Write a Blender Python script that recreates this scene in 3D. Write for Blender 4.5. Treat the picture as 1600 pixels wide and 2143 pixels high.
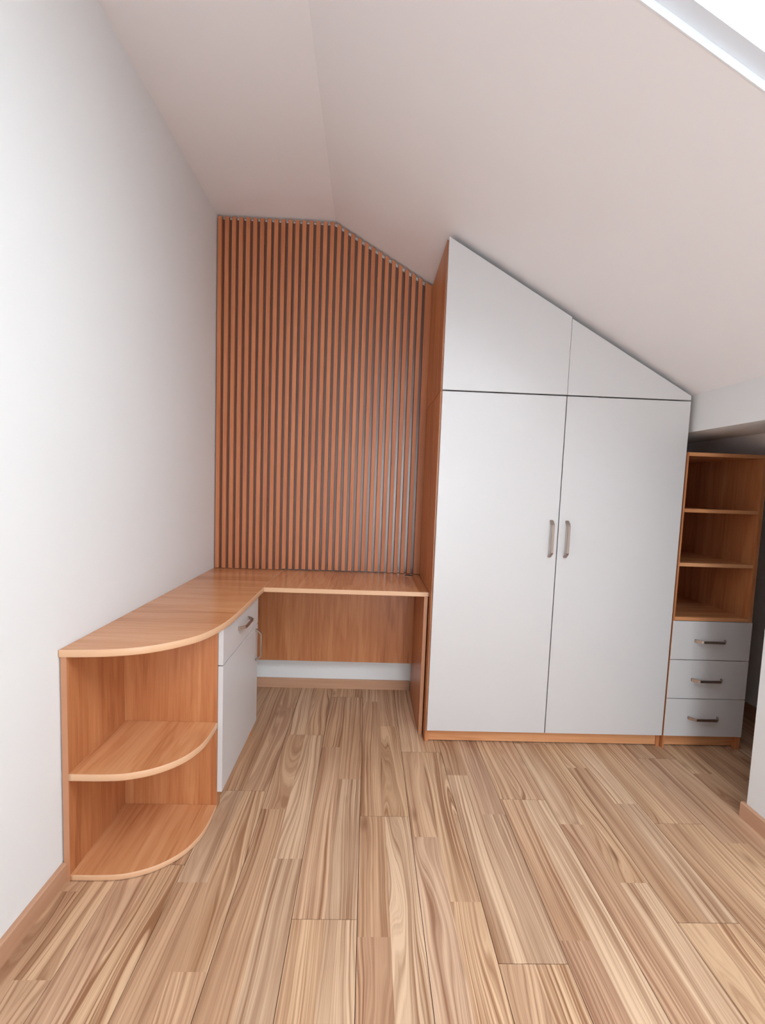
import bpy, bmesh, math, random
from mathutils import Vector, Matrix

for o in list(bpy.data.objects):
    bpy.data.objects.remove(o, do_unlink=True)
scn = bpy.context.scene
col = scn.collection

# ------------------------------------------------------------------ camera
F_PX, CX, CY = 934.32, 795.16, 1089.12          # 1600 x 2143 frame
PITCH, YAW, ROLL, CAM_H = 0.0757, 0.0291, -0.0369, 1.2784
fwd = Vector((math.sin(YAW)*math.cos(PITCH), math.cos(YAW)*math.cos(PITCH), -math.sin(PITCH)))
rgt = Vector((math.cos(YAW), -math.sin(YAW), 0))
dwn = fwd.cross(rgt)
r2 = rgt*math.cos(ROLL) + dwn*math.sin(ROLL)
d2 = -rgt*math.sin(ROLL) + dwn*math.cos(ROLL)
cam_d = bpy.data.cameras.new('camera')
cam = bpy.data.objects.new('camera', cam_d)
col.objects.link(cam)
cam_d.sensor_fit = 'HORIZONTAL'
cam_d.sensor_width = 36.0
cam_d.lens = F_PX/1600*36.0
cam_d.shift_x = (800-CX)/1600
cam_d.shift_y = (CY-1071.5)/1600
cam_d.clip_start = 0.02
M = Matrix((r2, -d2, -fwd)).transposed().to_4x4()
M.translation = Vector((0, 0, CAM_H))
cam.matrix_world = M
scn.camera = cam

# ------------------------------------------------------------------ light
world = bpy.data.worlds.new('overcast_sky')
scn.world = world
world.use_nodes = True
bg = world.node_tree.nodes['Background']
bg.inputs['Color'].default_value = (0.865, 0.945, 1.035, 1)
bg.inputs['Strength'].default_value = 12.4
scn.view_settings.view_transform = 'Standard'
scn.view_settings.look = 'None'
scn.view_settings.gamma = 1.0
scn.view_settings.use_curve_mapping = False
scn.view_settings.exposure = 0.0
scn.cycles.max_bounces = 6
scn.cycles.diffuse_bounces = 4
scn.cycles.glossy_bounces = 3
scn.cycles.transparent_max_bounces = 12
scn.cycles.use_denoising = True
scn.cycles.use_adaptive_sampling = True
scn.cycles.adaptive_threshold = 0.12
scn.cycles.adaptive_min_samples = 16
scn.cycles.use_light_tree = False
scn.cycles.sample_clamp_indirect = 6.0

# ------------------------------------------------------------------ room numbers (metres)
XL, YB, YF = -0.92, 2.743, -1.75        # left wall, back wall, wall behind the camera
XR, XN = 1.56, 2.32                     # right wall, knee wall deep in the niche
ZC, XK, SL = 2.7975, -0.2428, 0.567     # flat ceiling, crease, slope of the roof
NICHE_Y, NICHE_Z = 1.66, 1.598
def roof(x):
    return ZC if x <= XK else ZC - SL*(x-XK)
SKY = (0.28, 1.32, -0.28, 1.036)        # skylight opening x0,x1,y0,y1
WIN = (0.12, 1.08, 0.06, 2.12)         # glazed opening behind the camera x0,x1,z0,z1

# ------------------------------------------------------------------ materials
def lin(c):
    return tuple(((v/255)/12.92 if v/255 <= .04045 else ((v/255+.055)/1.055)**2.4) for v in c)
def L4(c):
    return (*lin(c), 1)
def new_mat(name):
    m = bpy.data.materials.new(name); m.use_nodes = True
    nt = m.node_tree
    return m, nt, nt.nodes['Principled BSDF']
def N(nt, t, **kw):
    n = nt.nodes.new(t)
    for k, v in kw.items(): setattr(n, k, v)
    return n
def plain(name, c, rough=.5, metal=0.0, bump=0.0, bscale=200, spec=.5):
    m, nt, b = new_mat(name)
    tc = N(nt, 'ShaderNodeTexCoord')
    nz = N(nt, 'ShaderNodeTexNoise'); nz.inputs['Scale'].default_value = 3.0; nz.inputs['Detail'].default_value = 3
    nt.links.new(tc.outputs['Object'], nz.inputs['Vector'])
    mx = N(nt, 'ShaderNodeMix', data_type='RGBA')
    l = lin(c)
    mx.inputs['A'].default_value = (*[v*.985 for v in l], 1)
    mx.inputs['B'].default_value = (*[min(1, v*1.015) for v in l], 1)
    nt.links.new(nz.outputs['Fac'], mx.inputs['Factor'])
    nt.links.new(mx.outputs['Result'], b.inputs['Base Color'])
    b.inputs['Roughness'].default_value = rough
    b.inputs['Metallic'].default_value = metal
    b.inputs['Specular IOR Level'].default_value = spec
    if bump:
        n2 = N(nt, 'ShaderNodeTexNoise'); n2.inputs['Scale'].default_value = bscale; n2.inputs['Detail'].default_value = 4
        nt.links.new(tc.outputs['Object'], n2.inputs['Vector'])
        bp = N(nt, 'ShaderNodeBump'); bp.inputs['Strength'].default_value = bump; bp.inputs['Distance'].default_value = .001
        nt.links.new(n2.outputs['Fac'], bp.inputs['Height'])
        nt.links.new(bp.outputs['Normal'], b.inputs['Normal'])
    return m
def ramp(nt, pts):
    r = N(nt, 'ShaderNodeValToRGB')
    e = r.color_ramp.elements
    while len(e) < len(pts): e.new(.5)
    for k, (p, c) in enumerate(pts):
        e[k].position = p; e[k].color = (*c, 1) if len(c) == 3 else c
    return r
def wood(name, light, mid, dark, axis, rough=.36, across=11.0):
    """furniture laminate: broad bands, wandering growth lines and fine pores along one axis"""
    m, nt, b = new_mat(name)
    tc = N(nt, 'ShaderNodeTexCoord'); oi = N(nt, 'ShaderNodeObjectInfo')
    add = N(nt, 'ShaderNodeVectorMath', operation='ADD')
    sc = N(nt, 'ShaderNodeVectorMath', operation='SCALE'); sc.inputs['Scale'].default_value = 13.7
    cmb = N(nt, 'ShaderNodeCombineXYZ')
    for k in range(3): nt.links.new(oi.outputs['Random'], cmb.inputs[k])
    nt.links.new(cmb.outputs[0], sc.inputs[0])
    nt.links.new(tc.outputs['Object'], add.inputs[0]); nt.links.new(sc.outputs['Vector'], add.inputs[1])
    def noise(al, ac, det, rg=.5, dist=0.0):
        mp = N(nt, 'ShaderNodeMapping')
        mp.inputs['Scale'].default_value = tuple(al if k == axis else ac for k in range(3))
        nt.links.new(add.outputs['Vector'], mp.inputs['Vector'])
        n = N(nt, 'ShaderNodeTexNoise'); n.inputs['Scale'].default_value = 1.0
        n.inputs['Detail'].default_value = det; n.inputs['Roughness'].default_value = rg
        n.inputs['Distortion'].default_value = dist
        nt.links.new(mp.outputs['Vector'], n.inputs['Vector'])
        return n.outputs['Fac']
    n1 = noise(.9, across, 3, .55, .6)
    n2 = noise(2.6, across*5, 4, .6, .3)
    n3 = noise(9.0, across*28, 2)
    # growth lines: bands of the broad noise
    ml = N(nt, 'ShaderNodeMath', operation='MULTIPLY'); ml.inputs[1].default_value = 46.0
    nt.links.new(n1, ml.inputs[0])
    sn = N(nt, 'ShaderNodeMath', operation='SINE'); nt.links.new(ml.outputs[0], sn.inputs[0])
    def madd(a, fac, c):
        q = N(nt, 'ShaderNodeMath', operation='MULTIPLY_ADD')
        nt.links.new(a, q.inputs[0]); q.inputs[1].default_value = fac
        if isinstance(c, float): q.inputs[2].default_value = c
        else: nt.links.new(c, q.inputs[2])
        return q.outputs[0]
    s = madd(n1, .62, -.13)
    s = madd(n2, .42, s)
    s = madd(n3, .16, s)
    s = madd(sn.outputs[0], .035, s)
    r = ramp(nt, [(.22, lin(dark)), (.42, lin(mid)), (.66, lin(light))])
    nt.links.new(s, r.inputs['Fac'])
    nt.links.new(r.outputs['Color'], b.inputs['Base Color'])
    b.inputs['Roughness'].default_value = rough
    bp = N(nt, 'ShaderNodeBump'); bp.inputs['Strength'].default_value = .06; bp.inputs['Distance'].default_value = .0006
    nt.links.new(n3, bp.inputs['Height']); nt.links.new(bp.outputs['Normal'], b.inputs['Normal'])
    return m
def floor_wood():
    """laminate strip: UV in metres (u across, v along), colour of the strip from its own attribute"""
    m, nt, b = new_mat('floor_strip_wood')
    uv = N(nt, 'ShaderNodeUVMap', uv_map='UVMap')
    at = N(nt, 'ShaderNodeAttribute', attribute_name='tint')
    def noise(su, sv, det, rg=.55, dist=0.0, off=0.0):
        mp = N(nt, 'ShaderNodeMapping'); mp.inputs['Scale'].default_value = (su, sv, 1); mp.inputs['Location'].default_value = (off, off*.7, off)
        nt.links.new(uv.outputs['UV'], mp.inputs['Vector'])
        n = N(nt, 'ShaderNodeTexNoise'); n.inputs['Scale'].default_value = 1; n.inputs['Detail'].default_value = det
        n.inputs['Roughness'].default_value = rg; n.inputs['Distortion'].default_value = dist
        nt.links.new(mp.outputs['Vector'], n.inputs['Vector'])
        return n.outputs['Fac']
    def math_(op, a, b_=None, c=None):
        q = N(nt, 'ShaderNodeMath', operation=op)
        for k, v in enumerate((a, b_, c)):
            if v is None: continue
            if isinstance(v, (int, float)): q.inputs[k].default_value = v
            else: nt.links.new(v, q.inputs[k])
        return q.outputs[0]
    sep = N(nt, 'ShaderNodeSeparateXYZ'); nt.links.new(uv.outputs['UV'], sep.inputs[0])
    U_, V_ = sep.outputs[0], sep.outputs[1]
    warp = noise(7.0, .95, 1.5, .45, .2)
    wob = noise(40, 7.0, 1, .5, 0, 3.3)
    cath = math_('MINIMUM', math_('MAXIMUM', math_('MULTIPLY_ADD', noise(2.0, .55, 0, .5, 0, 31.0), 5.0, -2.35), 0.0), 1.0)
    w = math_('MULTIPLY_ADD', math_('MULTIPLY_ADD', warp, 1.0, -.5), math_('MULTIPLY_ADD', cath, .30, .09), U_)
    w = math_('MULTIPLY_ADD', wob, .006, w)
    def lines(scale, sv, det, off):
        cb = N(nt, 'ShaderNodeCombineXYZ')
        nt.links.new(math_('MULTIPLY_ADD', w, scale, off), cb.inputs[0]); nt.links.new(math_('MULTIPLY', V_, sv), cb.inputs[1])
        n = N(nt, 'ShaderNodeTexNoise'); n.inputs['Scale'].default_value = 1; n.inputs['Detail'].default_value = det; n.inputs['Roughness'].default_value = .55
        nt.links.new(cb.outputs[0], n.inputs['Vector'])
        return n.outputs['Fac']
    streak = lines(150, .7, 2, 5.0)            # growth lines a few millimetres apart
    broad = lines(34, .5, 2, 21.0)             # wider dark and light bands that follow them
    fine = noise(420, 9, 1, .5, 0, 4.0)
    blot = noise(11, 2.2, 2, .5, .3, 9.1)
    amt = math_('MULTIPLY_ADD', noise(4, 1.5, 1, .5, 0, 13.0), 2.4, -.35)
    v = math_('MULTIPLY', math_('MULTIPLY_ADD', streak, 2.3, -1.15), amt)
    v = math_('ADD', v, math_('MULTIPLY_ADD', broad, 1.25, -.625))
    v = math_('ADD', v, math_('MULTIPLY_ADD', blot, .55, -.275))
    v = math_('ADD', v, math_('MULTIPLY_ADD', fine, .30, -.15))
    f = math_('MULTIPLY_ADD', v, 1.2, .56)
    f = math_('MINIMUM', math_('MAXIMUM', f, 0.0), 1.0)
    dk = N(nt, 'ShaderNodeMix', data_type='RGBA', blend_type='MULTIPLY'); dk.inputs['Factor'].default_value = 1
    nt.links.new(at.outputs['Color'], dk.inputs['A']); dk.inputs['B'].default_value = (.50, .38, .31, 1)
    lt = N(nt, 'ShaderNodeMix', data_type='RGBA', blend_type='MULTIPLY'); lt.inputs['Factor'].default_value = 1
    lt.clamp_result = False
    nt.links.new(at.outputs['Color'], lt.inputs['A']); lt.inputs['B'].default_value = (1.16, 1.22, 1.27, 1)
    mx = N(nt, 'ShaderNodeMix', data_type='RGBA')
    nt.links.new(f, mx.inputs['Factor']); nt.links.new(dk.outputs['Result'], mx.inputs['A']); nt.links.new(lt.outputs['Result'], mx.inputs['B'])
    # a few small knots
    vr = N(nt, 'ShaderNodeTexVoronoi'); vr.inputs['Scale'].default_value = 1; vr.inputs['Randomness'].default_value = 1
    mp = N(nt, 'ShaderNodeMapping'); mp.inputs['Scale'].default_value = (9, 3.2, 1)
    nt.links.new(uv.outputs['UV'], mp.inputs['Vector']); nt.links.new(mp.outputs['Vector'], vr.inputs['Vector'])
    kn = math_('MINIMUM', math_('MAXIMUM', math_('MULTIPLY_ADD', vr.outputs['Distance'], -6.5, 1.0), 0.0), 1.0)
    mk = N(nt, 'ShaderNodeMix', data_type='RGBA', blend_type='MULTIPLY')
    nt.links.new(math_('MULTIPLY', kn, .8), mk.inputs['Factor']); nt.links.new(mx.outputs['Result'], mk.inputs['A']); mk.inputs['B'].default_value = (.5, .40, .34, 1)
    nt.links.new(mk.outputs['Result'], b.inputs['Base Color'])
    b.inputs['Roughness'].default_value = .48
    b.inputs['Specular IOR Level'].default_value = .35
    bp = N(nt, 'ShaderNodeBump'); bp.inputs['Strength'].default_value = .05; bp.inputs['Distance'].default_value = .0006
    nt.links.new(streak, bp.inputs['Height']); nt.links.new(bp.outputs['Normal'], b.inputs['Normal'])
    return m
def glass_mat():
    m = bpy.data.materials.new('window_glass'); m.use_nodes = True; nt = m.node_tree
    nt.nodes.remove(nt.nodes['Principled BSDF'])
    out = nt.nodes['Material Output']
    tr = N(nt, 'ShaderNodeBsdfTransparent'); tr.inputs['Color'].default_value = (.96, .98, .97, 1)
    gl = N(nt, 'ShaderNodeBsdfGlossy'); gl.inputs['Roughness'].default_value = .01
    lw = N(nt, 'ShaderNodeLayerWeight'); lw.inputs['Blend'].default_value = .5
    pw_ = N(nt, 'ShaderNodeMath', operation='POWER'); nt.links.new(lw.outputs['Facing'], pw_.inputs[0]); pw_.inputs[1].default_value = 5.0
    fr = N(nt, 'ShaderNodeMath', operation='MULTIPLY_ADD'); nt.links.new(pw_.outputs[0], fr.inputs[0]); fr.inputs[1].default_value = .6; fr.inputs[2].default_value = .03
    mx = N(nt, 'ShaderNodeMixShader')
    nt.links.new(fr.outputs[0], mx.inputs[0]); nt.links.new(tr.outputs[0], mx.inputs[1]); nt.links.new(gl.outputs[0], mx.inputs[2])
    nt.links.new(mx.outputs[0], out.inputs['Surface'])
    return m
WL, WM, WD = (204, 140, 94), (182, 114, 71), (144, 81, 45)  # upright alder, with the shade inside the furniture put into the colour
M_WALL = plain('wall_dimmed_white', (230, 228, 227), .9, spec=.2)  # colour lowered to offset strong skylight on the left wall
M_CEIL = plain('ceiling_bounce_white', (243, 238, 238), .9, spec=.2)  # extra bounce light put into the colour, paler than the walls
W_LIT = ((219, 160, 115), (202, 137, 92), (168, 104, 64))  # same alder made paler: light from above put into the colour
M_WOODX = wood('alder_laminate_lit_x', *W_LIT, 0, .22)
M_WOODY = wood('alder_laminate_lit_y', *W_LIT, 1, .22)
M_WOODZ = wood('alder_laminate_shaded_z', WL, WM, WD, 2)
M_SLAT = wood('slat_wood', (202, 129, 86), (189, 114, 73), (168, 95, 58), 2, .5, 20)
M_BAND = plain('pale_edge_band', (216, 170, 134), .38)
M_BANDD = plain('edge_band', (190, 134, 100), .42)
M_WHITE = plain('white_laminate', (205, 200, 199), .36)
M_CORE = plain('cabinet_inside_shade', (60, 48, 42), .7)  # shade of the gaps between fronts put into the boards' colour
M_METAL = plain('brushed_nickel', (176, 160, 150), .34, 1.0)
M_BACK = plain('brown_backing_laminate', (116, 85, 76), .30, spec=1.0)
M_BASE = wood('baseboard_wood', (198, 154, 126), (190, 144, 114), (178, 130, 100), 1, .45)
M_BASEX = wood('baseboard_wood_x', (198, 154, 126), (190, 144, 114), (178, 130, 100), 0, .45)
M_FLOOR = floor_wood()
M_SUB = plain('floor_joint', (92, 62, 44), .8)
M_BLACK = plain('black_plastic', (34, 30, 28), .5)
M_PVC = plain('white_window_frame', (236, 238, 242), .4)
M_LINING = plain('grey_lining', (226, 230, 236), .5)
M_GLASS = glass_mat()
M_ROOFTOP = plain('roof_felt', (90, 88, 86), .9)

# ------------------------------------------------------------------ helpers
def bx(bm, x0, x1, y0, y1, z0, z1):
    v = [bm.verts.new(p) for p in ((x0,y0,z0),(x1,y0,z0),(x1,y1,z0),(x0,y1,z0),(x0,y0,z1),(x1,y0,z1),(x1,y1,z1),(x0,y1,z1))]
    for f in ((3,2,1,0),(4,5,6,7),(0,1,5,4),(1,2,6,5),(2,3,7,6),(3,0,4,7)):
        bm.faces.new([v[i] for i in f])
def prism(bm, pts, axis, a, b):
    """extrude a 2D outline along an axis; pts are in the two remaining axes in order"""
    def P(p, t):
        q = list(p); q.insert(axis, t); return q
    lo = [bm.verts.new(P(p, a)) for p in pts]; hi = [bm.verts.new(P(p, b)) for p in pts]
    n = len(pts)
    bm.faces.new(lo[::-1]); bm.faces.new(hi)
    for i in range(n):
        bm.faces.new((lo[i], lo[(i+1) % n], hi[(i+1) % n], hi[i]))
def obj(name, bm, mat, parent=None, bevel=0.0, smooth=False, seg=2):
    bmesh.ops.recalc_face_normals(bm, faces=bm.faces)
    if bevel:
        bmesh.ops.bevel(bm, geom=[e for e in bm.edges if e.is_manifold and e.calc_face_angle(0) > .5], offset=bevel, segments=seg, profile=.5, affect='EDGES', clamp_overlap=True)
    me = bpy.data.meshes.new(name)
    if parent is not None and parent.get('_base') is not None:
        bmesh.ops.translate(bm, verts=bm.verts, vec=-Vector(parent['_base']))
    bm.to_mesh(me); bm.free()
    me.materials.append(mat)
    if smooth:
        for p in me.polygons: p.use_smooth = True
    o = bpy.data.objects.new(name, me); col.objects.link(o)
    if parent is not None: o.parent = parent
    return o
def box(name, mat, parent, x0, x1, y0, y1, z0, z1, bevel=0.0):
    bm = bmesh.new(); bx(bm, x0, x1, y0, y1, z0, z1)
    o = obj(name, bm, mat, parent, bevel)
    if parent is not None and '_base' in parent: o['_base'] = list(parent['_base'])
    return o
def thing(name, label, cat, base, group=None):
    e = bpy.data.objects.new(name, None); col.objects.link(e)
    e.empty_display_size = .1
    e.location = base; e['_base'] = list(base); e['label'] = label; e['category'] = cat
    if group: e['group'] = group
    return e
def struct(o, label=None):
    o['kind'] = 'structure'
    if label: o['label'] = label
    return o
def smooth_curve(pts, n=6):
    out = []
    for i in range(len(pts)-1):
        p0 = pts[max(i-1, 0)]; p1 = pts[i]; p2 = pts[i+1]; p3 = pts[min(i+2, len(pts)-1)]
        for k in range(n):
            t = k/n
            out.append(tuple(.5*((2*p1[j]) + (-p0[j]+p2[j])*t + (2*p0[j]-5*p1[j]+4*p2[j]-p3[j])*t*t + (-p0[j]+3*p1[j]-3*p2[j]+p3[j])*t**3) for j in range(2)))
    out.append(tuple(pts[-1]))
    return out
def ribbon(bm, pts, thick, z0, z1, r=.003):
    """edge band following a plan curve, standing proud towards the right-hand normal, rounded at top and bottom"""
    prof = [(0, z0), (thick-r, z0), (thick-.3*r, z0+.3*r), (thick, z0+r), (thick, z1-r), (thick-.3*r, z1-.3*r), (thick-r, z1), (0, z1)]
    rows = []
    n = len(pts)
    for i, p in enumerate(pts):
        a = Vector(pts[max(i-1, 0)]); b_ = Vector(pts[min(i+1, n-1)])
        t = (b_-a).normalized(); nr = Vector((t.y, -t.x))
        rows.append([bm.verts.new((p[0]+nr.x*d, p[1]+nr.y*d, z)) for d, z in prof])
    m = len(prof)
    for i in range(n-1):
        for k in range(m):
            bm.faces.new((rows[i][k], rows[i+1][k], rows[i+1][(k+1) % m], rows[i][(k+1) % m]))
    bm.faces.new(rows[0]); bm.faces.new(rows[-1][::-1])

# ------------------------------------------------------------------ structure
bm = bmesh.new(); bx(bm, XL-.14, XL, YF, YB, -.1, ZC+.05)
struct(obj('wall_left', bm, M_WALL), 'tall plain white plaster wall beside the curved desk')
bm = bmesh.new()
prism(bm, [(XL-.14, -.1), (XN+.14, -.1), (XN+.14, roof(XN+.14)+.05), (XK, ZC+.05), (XL-.14, ZC+.05)], 1, YB, YB+.14)
struct(obj('wall_back', bm, M_WALL), 'white end wall behind the slats and wardrobe')
bm = bmesh.new()
prism(bm, [(XR, -.1), (XR+.12, -.1), (XR+.12, roof(XR+.12)+.01), (XR, roof(XR)+.01)], 1, YF, NICHE_Y)
xs = XK+(ZC-NICHE_Z)/SL
prism(bm, [(XR, NICHE_Z), (xs, NICHE_Z), (XR, roof(XR)+.01)], 1, NICHE_Y, YB)
struct(obj('wall_right', bm, M_WALL), 'low white wall with a header over the eaves niche')
bm = bmesh.new(); bx(bm, XN, XN+.14, NICHE_Y-.6, YB, -.1, roof(XN)+.01); bx(bm, XR+.12, XN, NICHE_Y-.6, NICHE_Y-.5, -.1, roof(XR+.12))
struct(obj('wall_niche', bm, M_WALL), 'shaded low wall deep inside the eaves niche')
# wall behind the camera with a glazed opening
bm = bmesh.new()
wx0, wx1, wz0, wz1 = WIN
for (a, b_, c, d) in ((XL-.14, wx0, -.1, ZC), (wx1, XN+.1, -.1, ZC), (wx0, wx1, -.1, wz0), (wx0, wx1, wz1, ZC)):
    bx(bm, a, b_, YF-.2, YF, c, d)
struct(obj('wall_front', bm, M_WALL), 'white wall behind the viewer with glazed door')
# ceiling: flat strip and sloping roof with the skylight opening
bm = bmesh.new()
bx(bm, XL-.14, XK, YF, YB, ZC, ZC+.22)
def roof_slab(bm, x0, x1, y0, y1):
    z0, z1 = ZC-SL*(x0-XK), ZC-SL*(x1-XK)
    v = [bm.verts.new(p) for p in ((x0,y0,z0),(x1,y0,z1),(x1,y1,z1),(x0,y1,z0),(x0,y0,z0+.22),(x1,y0,z1+.22),(x1,y1,z1+.22),(x0,y1,z0+.22))]
    for f in ((3,2,1,0),(4,5,6,7),(0,1,5,4),(1,2,6,5),(2,3,7,6),(3,0,4,7)):
        bm.faces.new([v[i] for i in f])
sx0, sx1, sy0, sy1 = SKY
roof_slab(bm, XK, sx0, YF, YB); roof_slab(bm, sx1, XN+.2, YF, YB)
roof_slab(bm, sx0, sx1, YF, sy0); roof_slab(bm, sx0, sx1, sy1, YB)
struct(obj('ceiling', bm, M_CEIL), 'white attic ceiling, flat strip meeting a long slope')

# skylight: lining, frame and pane, all tilted with the roof
w1 = bpy.data.objects.new('window_1', None); col.objects.link(w1); struct(w1, 'bright skylight in the sloping ceiling')
zr = Vector((1, 0, -SL)).normalized(); nrm = Vector((SL, 0, 1)).normalized()
def slope_box(bm, x0, x1, y0, y1, d0, d1):
    """box in roof coordinates: x measured horizontally, d outward from the ceiling plane"""
    vs = []
    for d in (d0, d1):
        for (x, y) in ((x0, y0), (x1, y0), (x1, y1), (x0, y1)):
            vs.append(bm.verts.new(Vector((x, y, ZC-SL*(x-XK))) + nrm*d))
    for f in ((3,2,1,0),(4,5,6,7),(0,1,5,4),(1,2,6,5),(2,3,7,6),(3,0,4,7)):
        bm.faces.new([vs[i] for i in f])
def ring(bm, inset0, inset1, d0, d1):
    a, b_, c, d = sx0+inset0, sx1-inset0, sy0+inset0, sy1-inset0
    t = inset1-inset0
    slope_box(bm, a, b_, c, c+t, d0, d1); slope_box(bm, a, b_, d-t, d, d0, d1)
    slope_box(bm, a, a+t, c+t, d-t, d0, d1); slope_box(bm, b_-t, b_, c+t, d-t, d0, d1)
bm = bmesh.new(); ring(bm, 0, .003, -.001, .019); obj('lining', bm, M_PVC, w1)
bm = bmesh.new(); ring(bm, .003, .042, .016, .026); obj('sash', bm, M_LINING, w1)
bm = bmesh.new(); ring(bm, .0, .042, .026, .28); obj('outer_frame', bm, M_PVC, w1)
bm = bmesh.new(); slope_box(bm, sx0+.042, sx1-.042, sy0+.042, sy1-.042, .018, .022); obj('pane', bm, M_GLASS, w1)
# glazed door behind the viewer
w2 = bpy.data.objects.new('window_2', None); col.objects.link(w2); struct(w2, 'glazed door behind the viewer')
bm = bmesh.new()
for (a, b_, c, d) in ((wx0, wx0+.06, wz0, wz1), (wx1-.06, wx1, wz0, wz1), (wx0+.06, wx1-.06, wz0, wz0+.09), (wx0+.06, wx1-.06, wz1-.06, wz1)):
    bx(bm, a, b_, YF-.12, YF-.05, c, d)
obj('window_frame', bm, M_PVC, w2)
bm = bmesh.new(); bx(bm, wx0+.05, wx1-.05, YF-.09, YF-.084, wz0+.08, wz1-.05); obj('pane', bm, M_GLASS, w2)

# portals tell the renderer where daylight enters (they give off nothing themselves)
def portal(name, loc, zdir, xdir, sx, sy):
    ld = bpy.data.lights.new(name, 'AREA'); ld.shape = 'RECTANGLE'; ld.size = sx; ld.size_y = sy
    ld.cycles.is_portal = True
    o = bpy.data.objects.new(name, ld); col.objects.link(o)
    z = Vector(zdir).normalized(); x = Vector(xdir).normalized(); y = z.cross(x)
    m = Matrix((x, y, z)).transposed().to_4x4(); m.translation = loc; o.matrix_world = m
cxm, cym = (sx0+sx1)/2, (sy0+sy1)/2
portal('skylight_portal', Vector((cxm, cym, ZC-SL*(cxm-XK)))+nrm*.29, nrm, zr, (sx1-sx0)*math.sqrt(1+SL*SL), sy1-sy0)
portal('door_portal', Vector(((wx0+wx1)/2, YF-.16, (wz0+wz1)/2)), (0, -1, 0), (1, 0, 0), wx1-wx0, wz1-wz0)

# floor: sub-floor slab, boards, two rows of strips on every board
fl = bmesh.new(); bx(fl, XL-.14, XN+.14, YF-.2, YB+.14, -.14, -.012)
floor = struct(obj('floor', fl, M_SUB), 'two-strip light brown wooden laminate floor')
FL1, PW, BL = 0.0115, 0.1927, 1.393
cols = {-5: (.46, .849, .601), -4: (1.41, .85, .60), -3: (1.775, .963, .70), -2: (2.20, .866, .633), -1: (1.227, .87, .633),
        0: (1.643, .926, .655), 1: (2.07, .866, .61), 2: (1.107, .793, .556), 3: (1.75, .813, .57), 4: (2.16, .849, .594),
        5: (1.226, .744, .509), 6: (1.6275, .80, .55), 7: (2.055, .872, .60), 8: (1.10, .843, .60), 9: (1.9, .80, .55),
        10: (1.3, .85, .6), 11: (2.2, .8, .55), 12: (1.6, .8, .6)}
tints = {}   # (column, side): [(Ylo, Yhi, colour)]
def T(c, s, lo, hi, rgb): tints.setdefault((c, s), []).append((lo, hi, rgb))
CREAM, TAN, PINK, BRN, RED, GREY, MID = (213,178,146), (206,165,128), (204,162,130), (184,142,109), (189,145,111), (197,163,134), (197,155,121)
T(-1,'R',1.2,1.9,GREY); T(-1,'L',1.2,2.1,PINK); T(-1,'L',.3,1.23,TAN); T(-1,'R',.5,1.23,CREAM); T(-1,'R',1.86,2.7,MID)
T(0,'L',1.17,1.65,RED); T(0,'L',.2,1.18,(178,133,102)); T(0,'R',.8,1.65,CREAM); T(0,'L',1.64,2.6,MID); T(0,'R',1.64,2.3,TAN)
T(1,'L',.6,1.55,(205,166,138)); T(1,'L',1.54,2.08,MID); T(1,'R',1.2,2.08,TAN)
T(2,'L',1.1,1.91,CREAM); T(2,'R',1.1,1.67,GREY); T(2,'R',1.66,2.6,(190,150,124)); T(2,'L',.3,1.1,MID); T(2,'R',.3,1.1,TAN)
T(-2,'L',.8,1.68,BRN); T(-2,'R',.7,1.45,GREY); T(-2,'R',1.44,2.2,CREAM); T(-2,'L',1.67,2.2,MID)
T(-3,'L',1.34,1.78,GREY); T(-3,'L',.3,1.35,BRN); T(-3,'R',1.0,1.78,TAN); T(-3,'L',1.77,2.7,MID); T(-3,'R',1.77,2.5,(190,148,118))
T(-4,'L',.3,1.42,PINK); T(-4,'R',.3,1.42,TAN); T(-5,'R',1.0,1.8,TAN); T(-5,'L',.8,1.8,BRN)
T(3,'L',1.16,1.76,RED); T(3,'R',.8,1.76,CREAM); T(3,'L',.3,1.18,(173,129,101)); T(3,'L',1.75,2.7,MID); T(3,'R',1.75,2.7,PINK)
T(4,'L',.7,1.62,(187,144,113)); T(4,'L',1.61,2.2,CREAM); T(4,'R',1.36,2.2,TAN); T(4,'R',.7,1.37,CREAM)
T(5,'L',1.2,1.98,BRN); T(5,'R',1.2,1.74,GREY); T(5,'R',1.73,2.7,CREAM); T(5,'L',1.96,2.7,TAN)
T(6,'L',1.0,1.63,MID); T(6,'R',1.0,1.63,TAN); T(6,'L',1.62,2.5,TAN); T(6,'R',1.62,2.3,PINK)
T(7,'L',1.53,2.06,(188,148,120)); T(7,'R',1.2,2.06,PINK); T(8,'L',1.3,1.95,BRN); T(8,'R',1.3,2.3,MID)
rng = random.Random(11)
RAND = [CREAM, TAN, PINK, BRN, RED, GREY, MID, TAN, MID]
GAP = .0009
def strip_mesh(x0, x1, y0, y1, rgb):
    me = bpy.data.meshes.new('floor_strip')
    z0, z1 = -.003, 0.0
    v = [(x0,y0,z0),(x1,y0,z0),(x1,y1,z0),(x0,y1,z0),(x0,y0,z1),(x1,y0,z1),(x1,y1,z1),(x0,y1,z1)]
    me.from_pydata(v, [], [(4,5,6,7),(0,1,5,4),(1,2,6,5),(2,3,7,6),(3,0,4,7)])
    uvl = me.uv_layers.new(name='UVMap')
    ou, ov = rng.uniform(0, 60), rng.uniform(0, 60)
    flip = rng.choice((1, -1))
    for lp in me.loops:
        p = v[lp.vertex_index]; uvl.data[lp.index].uv = ((p[0]-x0)*flip+ou, (p[1]-y0)*flip+ov)
    ca = me.color_attributes.new('tint', 'FLOAT_COLOR', 'POINT')
    for k in range(len(v)): ca.data[k].color = (*lin(tuple(.6*q+.4*m_ for q, m_ in zip(rgb, (200, 160, 127)))), 1)
    me.materials.append(M_FLOOR)
    return me
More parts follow.
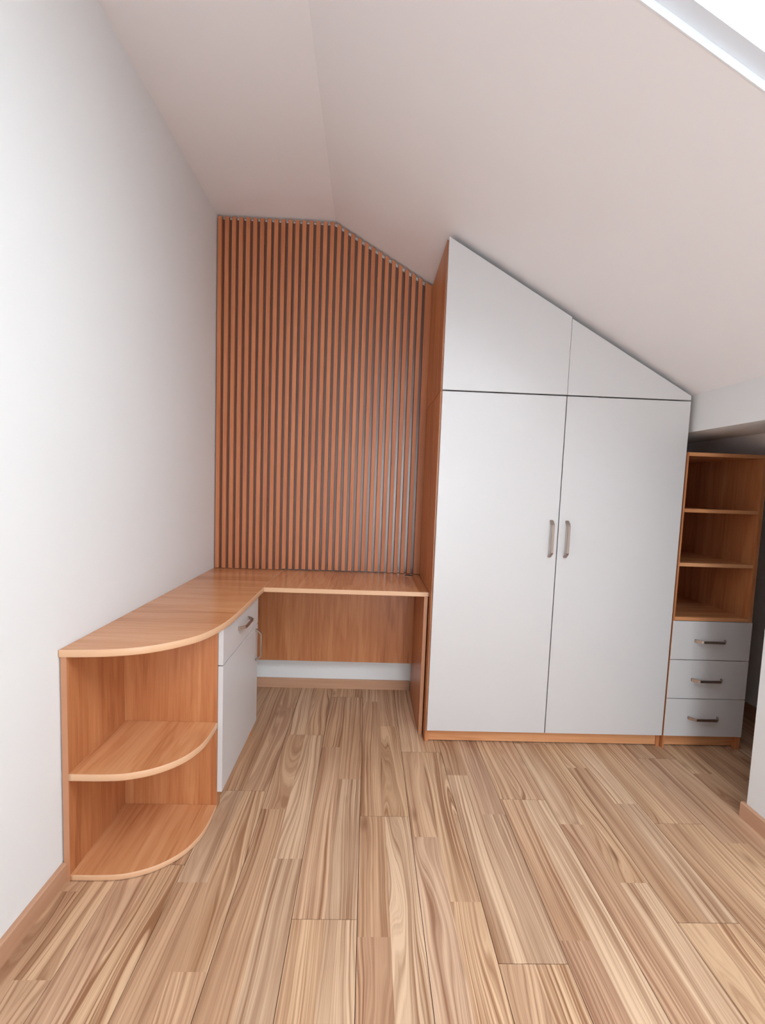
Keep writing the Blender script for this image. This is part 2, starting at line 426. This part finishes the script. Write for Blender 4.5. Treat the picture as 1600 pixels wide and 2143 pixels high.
def tint_for(c, s, ym):
    for lo, hi, rgb in tints.get((c, s), ()):
        if lo <= ym <= hi: return rgb
    b_ = rng.choice(RAND); k = rng.uniform(.95, 1.05)
    return tuple(min(255, q*k) for q in b_)
for c in range(-5, 12):
    F0, lo_, ro_ = cols[c]
    bx0, bx1 = FL1+c*PW, FL1+(c+1)*PW
    bx0c, bx1c = max(bx0, XL), min(bx1, XN)
    if bx1c-bx0c < .01: continue
    start = F0-BL*math.ceil((F0-YF)/BL)
    y = start
    while y < YB:
        a, b_ = max(y, YF), min(y+BL, YB)
        if b_-a > .01:
            bm = bmesh.new(); bx(bm, bx0c+GAP, bx1c-GAP, a+GAP, b_-GAP, -.012, -.003)
            board = obj('floor_board', bm, M_SUB, floor)
            xm = (bx0+bx1)/2
            for s, off, p0, p1 in (('L', lo_, bx0c+GAP, min(xm, bx1c-GAP)), ('R', ro_, max(xm, bx0c+GAP), bx1c-GAP)):
                if p1-p0 < .004: continue
                if y == start or b_ < .9: off += rng.uniform(-.05, .05)
                j = y+off
                segs = [(a+GAP, min(j, b_-GAP)), (max(j, a+GAP), b_-GAP)]
                for q0, q1 in segs:
                    if q1-q0 < .005: continue
                    me = strip_mesh(p0, p1, q0, q1, tint_for(c, s, (q0+q1)/2))
                    so = bpy.data.objects.new('floor_strip', me); col.objects.link(so); so.parent = board
        y += BL

# baseboards
BH = .064
def base_profile(h=BH, t=.014):
    return [(0, 0), (t, 0), (t, h-.004), (t-.004, h), (0, h)]
bm = bmesh.new(); prism(bm, [(XL+x, z) for x, z in base_profile()], 1, YF, 1.3425)
struct(obj('baseboard_left', bm, M_BASE), 'tan wooden skirting along the tall left wall')
bm = bmesh.new(); prism(bm, [(YB-x, z) for x, z in base_profile(.058)], 0, XL, .303)
struct(obj('baseboard_back', bm, M_BASEX), 'tan wooden skirting under the desk panel')
bm = bmesh.new(); prism(bm, [(XR-x, z) for x, z in base_profile()], 1, YF, NICHE_Y+.014)
bx(bm, XR, XR+.12, NICHE_Y, NICHE_Y+.014, 0, BH)
struct(obj('baseboard_right', bm, M_BASE), 'tan wooden skirting on the low right wall')
bm = bmesh.new(); prism(bm, [(XN-x, z) for x, z in base_profile()], 1, NICHE_Y-.5, YB)
struct(obj('baseboard_niche', bm, M_BASE), 'shaded skirting inside the eaves niche')

# ------------------------------------------------------------------ handles
def handle_mesh(length, stand=.030, w=.0125, t=.0075):
    """bow handle: flat bar, both ends bent back obliquely to the face. Bar along Z, standing out towards -Y"""
    h = length/2
    path = [(0, h), (-.006, h), (-stand*.9, h-.017), (-stand, h-.022), (-stand, -h+.022), (-stand*.9, -h+.017), (-.006, -h), (0, -h)]
    bm = bmesh.new(); rows = []
    n = len(path)
    for i, p in enumerate(path):
        a = Vector(path[max(i-1, 0)]); b_ = Vector(path[min(i+1, n-1)])
        tg = (b_-a).normalized(); nr = Vector((tg.y, -tg.x))
        ww = w*(1.15 if i in (0, 1, n-2, n-1) else 1.0)
        rows.append([bm.verts.new((sx*ww/2, p[0]+nr.x*d, p[1]+nr.y*d)) for sx, d in ((-1, -t/2), (1, -t/2), (1, t/2), (-1, t/2))])
    for i in range(n-1):
        for k in range(4):
            bm.faces.new((rows[i][k], rows[i][(k+1) % 4], rows[i+1][(k+1) % 4], rows[i+1][k]))
    bm.faces.new(rows[0]); bm.faces.new(rows[-1][::-1])
    bmesh.ops.recalc_face_normals(bm, faces=bm.faces)
    bmesh.ops.bevel(bm, geom=list(bm.edges), offset=.0012, segments=2, affect='EDGES', clamp_overlap=True)
    me = bpy.data.meshes.new('handle'); bm.to_mesh(me); bm.free(); me.materials.append(M_METAL)
    return me
H_LONG, H_SHORT = handle_mesh(.176), handle_mesh(.150, .028)
def handle(mesh, parent, pos, vertical=True, face='-Y'):
    o = bpy.data.objects.new('handle', mesh); col.objects.link(o); o.parent = parent
    m = Matrix.Identity(4)
    if not vertical: m = Matrix.Rotation(math.pi/2, 4, 'Y') @ m
    if face == '+X': m = Matrix.Rotation(math.pi/2, 4, 'Z') @ m
    m.translation = Vector(pos)-Vector(parent['_base'])
    o.matrix_local = m
    o['label'] = 'brushed nickel bow handle'
    return o

# ------------------------------------------------------------------ wardrobe
YW = 2.1437
W = thing('wardrobe', 'tall white two-door wardrobe with a slanted top under the sloping ceiling', 'wardrobe', (.94, 2.43, 0))
DZ0, DZS = .068, 1.7435
ZT0, SW = 2.4396, .5569
top = lambda x: ZT0-SW*(x-.3327)
box('side_panel', M_WOODZ, W, .328, .346, YW+.0195, 2.655, 0, DZS-.002, .0006)
box('side_panel', M_WOODZ, W, .328, .346, YW+.0195, 2.685, DZS, 2.436, .0006)
box('side_panel', M_WOODZ, W, 1.520, 1.538, YW+.0195, 2.685, 0, DZS-.002, .0006)
box('plinth', M_WOODX, W, .346, 1.520, YW+.026, YW+.042, .006, DZ0-.004)
box('base_board', M_CORE, W, .346, 1.520, YW+.030, 2.66, DZ0-.002, DZ0+.016)
box('divider', M_CORE, W, .925, .941, YW+.024, 2.66, DZ0+.016, DZS-.02)
bm = bmesh.new(); prism(bm, [(.346, DZS-.018), (1.520, DZS-.018), (1.520, DZS-.002), (.346, DZS-.002)], 1, YW+.023, 2.66); obj('top_board', bm, M_CORE, W)
box('back_board', M_CORE, W, .346, 1.520, 2.66, 2.668, .02, DZS)
bm = bmesh.new(); prism(bm, [(.346, top(.346)-.022), (1.535, top(1.535)-.012), (1.535, top(1.535)-.002), (.346, top(.346)-.006)], 1, YW+.022, 2.68); obj('slanted_top_board', bm, M_WHITE, W)
G = .0022
for x0, x1, hx in ((.3327, .9315, .8945), (.9315, 1.5371, .9715)):
    d = box('door', M_WHITE, W, x0+G, x1-G, YW, YW+.0185, DZ0, DZS-.003, .0012)
    handle(H_LONG, d, (hx, YW, 1.055))
    bm = bmesh.new()
    e = .0 if x0 < .5 else .006
    prism(bm, [(x0+G*.4, DZS+.003), (x1-G*.4-(.002 if x1 > 1.2 else 0), DZS+.003), (x1-G*.4-(.002 if x1 > 1.2 else 0), top(x1)-e*.3), (x0+G*.4, top(x0)-e)], 1, YW-(.0015 if x0 < .5 else 0), YW+.0185)
    obj('upper_panel', bm, M_WHITE, W, .0012)

# ------------------------------------------------------------------ tall shelf and drawer unit in the niche
S = thing('shelf_unit', 'tall narrow wooden shelf unit with three white drawers beside the wardrobe', 'shelf unit', (1.744, 2.42, 0))
SX0, SX1, SYB = 1.5425, 1.9455, 2.69
SF = YW+.0195
box('side_panel', M_WOODZ, S, SX0, SX0+.008, SF-.018, SYB, 0.0, 1.5, .0006)
box('side_panel', M_WOODZ, S, SX1-.018, SX1, SF-.018, SYB, 0.0, 1.5, .0006)
box('back_board', M_WOODZ, S, SX0+.008, SX1-.018, SYB-.008, SYB, .07, 1.482)
box('top_board', M_WOODX, S, SX0+.008, SX1-.018, SF-.018, SYB-.008, 1.482, 1.5, .0006)
for z in (1.208, .939):
    box('shelf', M_WOODX, S, SX0+.008, SX1-.018, SF-.012, SYB-.008, z, z+.018, .0006)
box('shelf', M_WOODX, S, SX0+.008, SX1-.018, SF-.018, SYB-.008, .667, .685, .0006)
box('base_board', M_CORE, S, SX0+.008, SX1-.018, SF, SYB-.008, .066, .08)
box('plinth', M_WOODX, S, SX0+.008, SX1-.018, SF+.008, SF+.024, .006, .066)
for z0, z1, hz in ((.468, .6645, .567), (.2665, .4645, .367), (.068, .263, .167)):
    d = box('drawer', M_WHITE, S, SX0+.001, SX1+.003, YW-.0005, SF-.0185+.0165, z0, z1, .0012)
    handle(H_SHORT, d, (1.737, YW, hz), vertical=False)
    b_ = box('drawer_box', M_CORE, d, SX0+.03, SX1-.03, SF+.002, SYB-.06, z0+.015, z1-.03)

# ------------------------------------------------------------------ slatted wall panel
P = thing('slat_panel', 'wooden slat wall panel with a dark backing above the desk', 'wall panel', (-.3, 2.71, .752))
SLY0, SLY1 = 2.698, 2.727
def roofin(x, d): return roof(x)-d
bm = bmesh.new()
xe = .334
prism(bm, [(XL+.002, .752), (xe, .752), (xe, roofin(xe, .027)), (XK-.006, ZC-.017), (XL+.002, ZC-.015)], 1, SLY1, YB-.001)
obj('backing_board', bm, M_BACK, P)
NS, X0S, X1S, SWD = 30, -.912, .292, .0235
for k in range(NS):
    x = X0S+(X1S-X0S)*k/NS
    zb = .7525 if (k < 10 or k > 25) else .758
    bm = bmesh.new()
    a, b_ = x, x+SWD
    pts = [(a, zb), (b_, zb), (b_, roofin(b_, .012))]
    if a < XK < b_: pts.append((XK, ZC-.012))
    pts.append((a, roofin(a, .012)))
    prism(bm, pts, 1, SLY0, SLY1)
    obj('slat', bm, M_SLAT, P, .0012, seg=1)
bm = bmesh.new(); prism(bm, [(X1S, .7525), (xe, .7525), (xe, roofin(xe, .014)), (X1S, roofin(X1S, .014))], 1, SLY0-.002, SLY1)
o = obj('end_board', bm, M_SLAT, P, .0012); o['label'] = 'wider board closing the slat panel'

# ------------------------------------------------------------------ worktop with the curved end
ZT, ZU = .75, .727
XS, YD = -.510, 2.230
Wt = thing('curved_worktop', 'long wooden worktop with a rounded free end along the white wall', 'worktop', (-.7, 2.0, ZU))
WXL = XL+.001
curve = smooth_curve([(WXL, 1.342), (-.873, 1.345), (-.79, 1.354), (-.713, 1.375), (-.653, 1.407), (-.598, 1.455), (-.556, 1.512), (-.530, 1.59), (-.516, 1.68), (-.511, 1.78), (XS, 1.95), (XS, YD), (XS, 2.7265)])
inner = [(x, y) for x, y in curve]
bm = bmesh.new()
prism(bm, [(x, y) for x, y in inner] + [(WXL, 2.7265)], 2, ZU, ZT)
obj('top_board', bm, M_WOODX, Wt)
bm = bmesh.new(); ribbon(bm, curve, .0025, ZU, ZT+.0003, .0024)
o = obj('edge_band', bm, M_BAND, Wt, smooth=True); o['label'] = 'pale wooden edge strip around the curve'

# ------------------------------------------------------------------ desk
D = thing('desk', 'straight wooden desk between the curved worktop and the wardrobe', 'desk', (-.09, 2.46, 0))
box('top_board', M_WOODY, D, XS+.0028, .326, YD+.0025, 2.7265, ZU, ZT)
bm = bmesh.new(); ribbon(bm, [(XS+.003, YD+.0025), (.326, YD+.0025)], .0025, ZU, ZT+.0003, .0024)
o = obj('edge_band', bm, M_BAND, D, smooth=False); o['label'] = 'pale wooden edge strip on the desk front'
lg = box('leg_panel', M_WOODZ, D, .304, .322, YD+.002, 2.70, 0.0, ZU)
bm = bmesh.new(); bx(bm, .304, .322, YD, YD+.002, 0.0, ZU); obj('edge_band', bm, M_BANDD, lg)
o = box('back_panel', M_WOODZ, D, -.70, .304, 2.676, 2.694, .196, ZU-.001); o['label'] = 'hanging wooden panel under the desk top'
bm = bmesh.new()
bmesh.ops.create_cone(bm, cap_ends=True, segments=32, radius1=.027, radius2=.025, depth=.004)
bmesh.ops.translate(bm, verts=bm.verts, vec=(.258, 2.640, ZT+.002))
gr = obj('cable_grommet', bm, M_BANDD, D); gr['_base'] = list(D['_base']); gr['label'] = 'round cable outlet with a dark slot'
bm = bmesh.new()
bx(bm, .235, .282, 2.622, 2.646, ZT+.004, ZT+.0052); obj('slot', bm, M_BLACK, gr)

# ------------------------------------------------------------------ base cabinet under the worktop
C = thing('base_cabinet', 'white drawer and door cabinet under the curved worktop', 'cabinet', (-.72, 1.93, 0))
CX0, CX1, CY0, CY1 = XL+.016, -.547, 1.684, 2.198
box('side_panel', M_WOODZ, C, CX0, CX1, CY1-.018, CY1, 0, ZU)
box('side_panel', M_WOODZ, C, CX0, CX1, CY0, CY0+.018, 0, ZU)
box('base_board', M_WOODX, C, CX0, CX1, CY0+.018, CY1-.018, .07, .086)
box('back_board', M_CORE, C, CX0, CX0+.006, CY0+.018, CY1-.018, .086, ZU)
box('plinth', M_WOODY, C, CX1-.03, CX1-.014, CY0+.018, CY1-.018, .0, .07)
d = box('drawer', M_WHITE, C, CX1+.001, -.527, 1.663, CY1, .5795, ZU-.006, .0012)
handle(H_SHORT, d, (-.527, 1.93, .662), vertical=False, face='+X')
box('drawer_box', M_CORE, d, CX0+.04, CX1-.001, CY0+.03, CY1-.03, .60, ZU-.03)
d = box('door', M_WHITE, C, CX1+.001, -.527, 1.663, CY1, .074, .575, .0012)
handle(H_SHORT, d, (-.527, 2.155, .482), vertical=True, face='+X')

# ------------------------------------------------------------------ open end shelf with rounded shelves
E_ = thing('corner_shelf', 'open wooden end shelf with two rounded shelves under the worktop end', 'shelf', (-.72, 1.5, 0))
EX0, EX1 = XL+.005, XL+.023
sp = box('side_panel', M_WOODZ, E_, EX0, EX1, 1.345, 1.683, 0.0, ZU)
bm = bmesh.new(); bx(bm, EX0, EX1, 1.343, 1.345, 0.0, ZU); obj('edge_band', bm, M_BANDD, sp)
bp_ = box('back_panel', M_WOODZ, E_, EX1, -.549, 1.665, 1.683, 0.0, ZU)
bm = bmesh.new(); bx(bm, -.549, -.5475, 1.665, 1.683, 0.0, ZU); obj('edge_band', bm, M_BANDD, bp_)
sc_ = smooth_curve([(EX1, 1.3455), (-.80, 1.346), (-.725, 1.354), (-.648, 1.385), (-.588, 1.440), (-.556, 1.51), (-.5475, 1.58), (-.5485, 1.664)])
for z0, z1 in ((.332, .354), (.002, .020)):
    bm = bmesh.new(); prism(bm, sc_ + [(EX1, 1.664)], 2, z0, z1)
    sh = obj('shelf', bm, M_WOODY, E_); sh['_base'] = list(E_['_base'])
    bm = bmesh.new(); ribbon(bm, sc_, .0025, z0, z1+.0003, .0024)
    obj('edge_band', bm, M_BAND, sh, smooth=True)

for o in bpy.data.objects:
    if '_base' in o: del o['_base']
